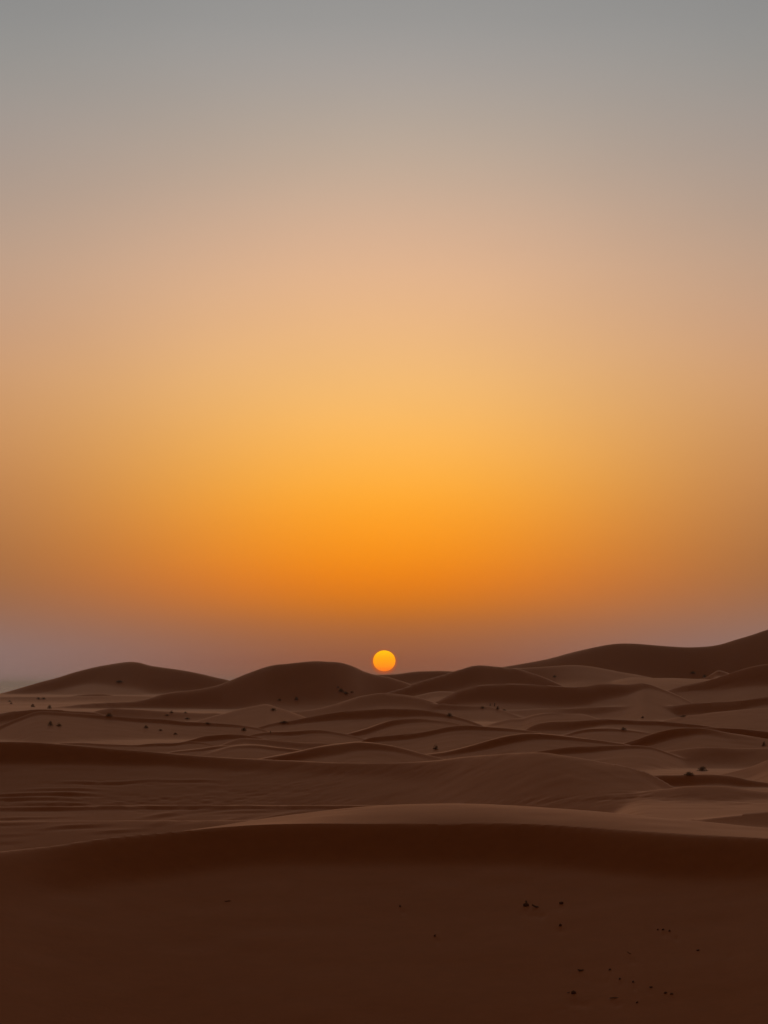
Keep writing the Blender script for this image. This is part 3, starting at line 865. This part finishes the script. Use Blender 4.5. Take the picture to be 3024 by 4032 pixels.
LOW = [shrub_meshes(100 + i, False) for i in range(5)]
TALL = [shrub_meshes(200 + i, True) for i in range(3)]
SHRUBS = [  # photo column and row of the base, width and height in photo pixels, label
    (470, 2686, 30, 10, 'flat dark shrub high on the face of the pointed left dune'),
    (38, 2763, 14, 7, 'tiny shrub nearest the left edge, upper of a pair'),
    (44, 2772, 11, 9, 'tiny shrub nearest the left edge, lower of a pair'),
    (151, 2753, 18, 9, 'left shrub of the touching pair below the far left dune'),
    (171, 2753, 15, 10, 'right shrub of the touching pair below the far left dune'),
    (129, 2784, 16, 15, 'small rounded shrub on pale sand above the dark left slope'),
    (195, 2790, 18, 17, 'small shrub on the lip of the dark left slope'),
    (430, 2820, 25, 17, 'dark round shrub alone on the dark slope under the pointed dune'),
    (198, 2857, 22, 22, 'taller left shrub of the dark pair on the left flat'),
    (232, 2859, 20, 14, 'lower right shrub of the dark pair on the left flat'),
    (575, 2867, 18, 14, 'faint shrub on the sand left of the dark crescent dune'),
    (632, 2877, 16, 8, 'flat faint shrub between two others left of the crescent dune'),
    (690, 2892, 16, 9, 'small shrub just above the crescent dune on the left'),
    (960, 2877, 22, 15, 'round dark shrub right of the crescent dune top'),
    (818, 2850, 22, 9, 'low shrub on the thin dark ridge left of centre'),
    (675, 2807, 15, 11, 'upper shrub at the foot of the broad dark dune, left side'),
    (730, 2808, 14, 8, 'faint shrub at the foot of the broad dark dune'),
    (658, 2817, 16, 6, 'flattest shrub at the foot of the broad dark dune'),
    (738, 2831, 22, 7, 'flat shrub on the pale strip above the thin dark ridge'),
    (1100, 2758, 15, 9, 'left shrub of two low on the broad dark dune'),
    (1167, 2756, 15, 16, 'right shrub of two low on the broad dark dune'),
    (1076, 2798, 28, 12, 'wide dark shrub on the sand below the broad dark dune'),
    (1343, 2724, 22, 17, 'largest shrub of the cluster left below the sun'),
    (1362, 2733, 24, 12, 'low shrub in the middle of the cluster left below the sun'),
    (1385, 2727, 16, 8, 'right shrub of the cluster left below the sun'),
    (1331, 2708, 11, 8, 'topmost tiny shrub of the cluster left below the sun'),
    (1118, 2846, 34, 9, 'long flat shrub on the ridge left of centre'),
    (1065, 2888, 6, 10, 'tiny upright plant on a low crest left of centre'),
    (1770, 2821, 25, 17, 'dark round shrub on pale sand right below the sun'),
    (1715, 2951, 20, 25, 'dark bushy shrub behind the central sand mound'),
    (1948, 2783, 7, 15, 'thin upright shrub of the group on the slope right of centre'),
    (1960, 2793, 13, 15, 'pointed shrub of the group on the slope right of centre'),
    (1930, 2782, 6, 13, 'leftmost thin shrub of the group right of centre'),
    (1900, 2789, 20, 10, 'faint wide shrub left of the upright group'),
    (1986, 2797, 14, 6, 'flat shrub at the right end of the upright group'),
    (2184, 2667, 18, 10, 'single shrub high on the pale dune right of centre'),
    (2455, 2873, 24, 11, 'low dark shrub on the crest of a small right dune'),
    (2728, 2652, 22, 12, 'dark shrub under the tall skyline dune on the right'),
    (2775, 2668, 20, 14, 'dark shrub beside the mound under the tall skyline dune'),
    (2690, 2822, 26, 9, 'flat shrub at the tip of the pale sand strip on the right'),
    (2530, 2827, 11, 9, 'tiny shrub on the thin dark ridge right of centre'),
    (3008, 2937, 15, 20, 'upright shrub at the right edge of the picture'),
    (2714, 3052, 40, 17, 'large dome-shaped shrub on the lip of the dark hollow'),
    (2766, 3036, 42, 22, 'large slanting shrub right behind the dome-shaped one'),
]
for i, (u, v, wpx, hpx, lab) in enumerate(SHRUBS):
    x, y, z, rr = ground_at(u, v)
    root = bpy.data.objects.new('desert_shrub', None)
    root.empty_display_size = 0.3
    col.objects.link(root)
    root.location = (x, y, z + GROUND)
    root.rotation_euler = (0, 0, random.uniform(0, 6.28))
    tag(root, lab, 'shrub', 'scattered desert shrubs')
    tall = hpx > wpx * 1.6
    ms = (TALL if tall else LOW)[i % (3 if tall else 5)]
    sx = wpx * rr / FPX / (0.62 if tall else 0.95)
    sz = hpx * rr / FPX * 1.08
    for me in ms:
        o = bpy.data.objects.new(me.name.split('.')[0], me)
        col.objects.link(o)
        o.parent = root
        o.scale = (sx, sx, sz)


# ------------------------------------------------------------------ stones and sticks on the near sand
def stone_mesh(seed):
    import bmesh
    bm = bmesh.new()
    bmesh.ops.create_icosphere(bm, subdivisions=2, radius=0.5)
    rn = random.Random(seed)
    ph = [rn.uniform(0, 6) for _ in range(6)]
    for v in bm.verts:
        n = v.co.normalized()
        f = 1 + 0.16 * math.sin(3.1 * n.x + ph[0]) * math.cos(2.7 * n.y + ph[1]) + 0.12 * math.sin(5.3 * n.z + 4.1 * n.x + ph[2]) + rn.uniform(-.05, .05)
        v.co = n * 0.5 * f
        if v.co.z < -0.2:
            v.co.z = -0.2 + (v.co.z + 0.2) * 0.3
    me = bpy.data.meshes.new('stone')
    bm.to_mesh(me)
    bm.free()
    me.materials.append(STONE)
    return me


def stick_mesh(seed):
    rn = random.Random(seed)
    vs, fs = [], []
    pts = [Vector((-0.5 + j / 6, 0.05 * math.sin(j * 1.1 + seed), 0.05 * math.sin(j * 0.9 + seed * 2))) for j in range(7)]
    for j, p in enumerate(pts):
        w = 0.16 * (0.55 + 0.45 * math.sin(math.pi * (j + 0.6) / 7.2)) + rn.uniform(-.015, .015)
        for i in range(6):
            an = 2 * math.pi * i / 6
            vs.append((p.x, p.y + w * math.cos(an), p.z + w * math.sin(an)))
    for j in range(6):
        for i in range(6):
            i2 = (i + 1) % 6
            fs.append((j * 6 + i, j * 6 + i2, j * 6 + 6 + i2, j * 6 + 6 + i))
    fs += [tuple(range(5, -1, -1)), tuple(range(36, 42))]
    me = bpy.data.meshes.new('dry_stick')
    me.from_pydata(vs, [], fs)
    me.materials.append(WOOD)
    return me


STN = [stone_mesh(i) for i in range(4)]
STK = [stick_mesh(i) for i in range(3)]
LITTER = [  # kind, photo column and row of the base, width and height in pixels, tilt, label
    ('stone', 2070, 3567, 24, 13, 0, 'dark stone at the left end of the near debris pair'),
    ('stick', 2107, 3574, 28, 14, -20, 'dark slanting stick beside the left stone of the near debris'),
    ('stick', 2072, 3556, 8, 14, 85, 'short stub standing behind the left stone of the near debris'),
    ('stone', 2210, 3559, 15, 11, 0, 'small stone right of the slanting stick'),
    ('stone', 2206, 3646, 12, 10, 0, 'round pebble below the small stone on the near sand'),
    ('stone', 1575, 3570, 9, 8, 0, 'lone pebble in the middle of the near sand, upper one'),
    ('stone', 1712, 3687, 9, 9, 0, 'lone pebble in the middle of the near sand, lower one'),
    ('stick', 2286, 3823, 23, 10, -3, 'short flat stick on the lower right sand'),
    ('stone', 2258, 3912, 20, 13, -10, 'lowest large dark stone on the near sand'),
    ('stick', 2238, 3910, 12, 6, 20, 'twig touching the lowest large stone'),
    ('stick', 2477, 3757, 18, 7, -30, 'thin slanting stick alone on the right of the near sand'),
    ('stone', 2401, 3820, 10, 8, 0, 'pebble left of the scuffed patch on the lower right'),
    ('stone', 2440, 3856, 9, 7, 0, 'pebble at the middle of the scuffed patch'),
    ('stone', 2493, 3868, 9, 8, 0, 'pebble at the right of the scuffed patch'),
    ('stone', 2508, 3949, 9, 7, 0, 'pebble nearest the bottom edge of the picture'),
    ('stone', 2563, 3889, 12, 7, 0, 'flat pebble between the scuffed patch and the right pair'),
    ('stone', 2620, 3911, 13, 7, 0, 'left flat pebble of the lower right pair'),
    ('stone', 2645, 3915, 13, 7, 0, 'right flat pebble of the lower right pair'),
    ('stick', 2420, 3931, 40, 6, 3, 'long thin stick lying flat near the bottom edge'),
    ('stone', 2611, 3662, 9, 7, 0, 'middle pebble of the three in a row on the right'),
    ('stone', 2636, 3667, 9, 7, 0, 'right pebble of the three in a row on the right'),
    ('stone', 2590, 3662, 8, 6, 0, 'left pebble of the three in a row on the right'),
    ('stone', 2748, 3743, 13, 6, 0, 'flat pebble farthest right on the near sand'),
    ('stick', 897, 3549, 24, 4, 2, 'thin stick alone on the left of the near sand'),
]
for i, (kind, u, v, wpx, hpx, tilt, lab) in enumerate(LITTER):
    x, y, z, rr = ground_at(u, v)
    w, h = wpx * rr / FPX, hpx * rr / FPX
    me = STN[i % 4] if kind == 'stone' else STK[i % 3]
    o = bpy.data.objects.new('stone' if kind == 'stone' else 'dry_stick', me)
    col.objects.link(o)
    if kind == 'stone':
        o.scale = (w, w * 0.8, h * 1.35)
        o.rotation_euler = (0, R(-tilt), random.uniform(-.4, .4))
        o.location = (x, y, z + GROUND + h * 0.2)
    else:
        hh = max(h - abs(math.sin(R(tilt))) * w * 0.6, h * 0.5)
        o.scale = (w, max(hh, w * 0.2) * 2.2, hh * 3.0)
        o.rotation_euler = (0, R(-tilt), 0.15)
        o.location = (x, y, z + GROUND + abs(math.sin(R(tilt))) * w * 0.42 + hh * 0.25)
    tag(o, lab, 'stone' if kind == 'stone' else 'stick', 'stones and sticks on the near sand')


# ------------------------------------------------------------------ dusty air over the desert
def haze():
    m, nt = material('dusty_air')
    out = nt.nodes.new('ShaderNodeOutputMaterial')
    vol = nt.nodes.new('ShaderNodeVolumePrincipled')
    vol.inputs['Color'].default_value = (0.90, 0.94, 1.0, 1)
    vol.inputs['Density'].default_value = 5.5e-5
    vol.inputs['Anisotropy'].default_value = 0.62
    nt.links.new(vol.outputs[0], out.inputs['Volume'])
    lo, hi, e = float(Zw.min()) - 1.0, float(Zw.max()) + 8.0, 61000.0
    vs = [(x, y, z) for z in (lo, hi) for y in (-e, e) for x in (-e, e)]
    fs = [(0, 2, 3, 1), (4, 5, 7, 6), (0, 1, 5, 4), (1, 3, 7, 5), (3, 2, 6, 7), (2, 0, 4, 6)]
    me = bpy.data.meshes.new('haze')
    me.from_pydata(vs, [], fs)
    me.materials.append(m)
    o = bpy.data.objects.new('haze', me)
    col.objects.link(o)
    tag(o, 'thin dusty haze hanging over the whole desert', 'haze', None, 'stuff')


haze()
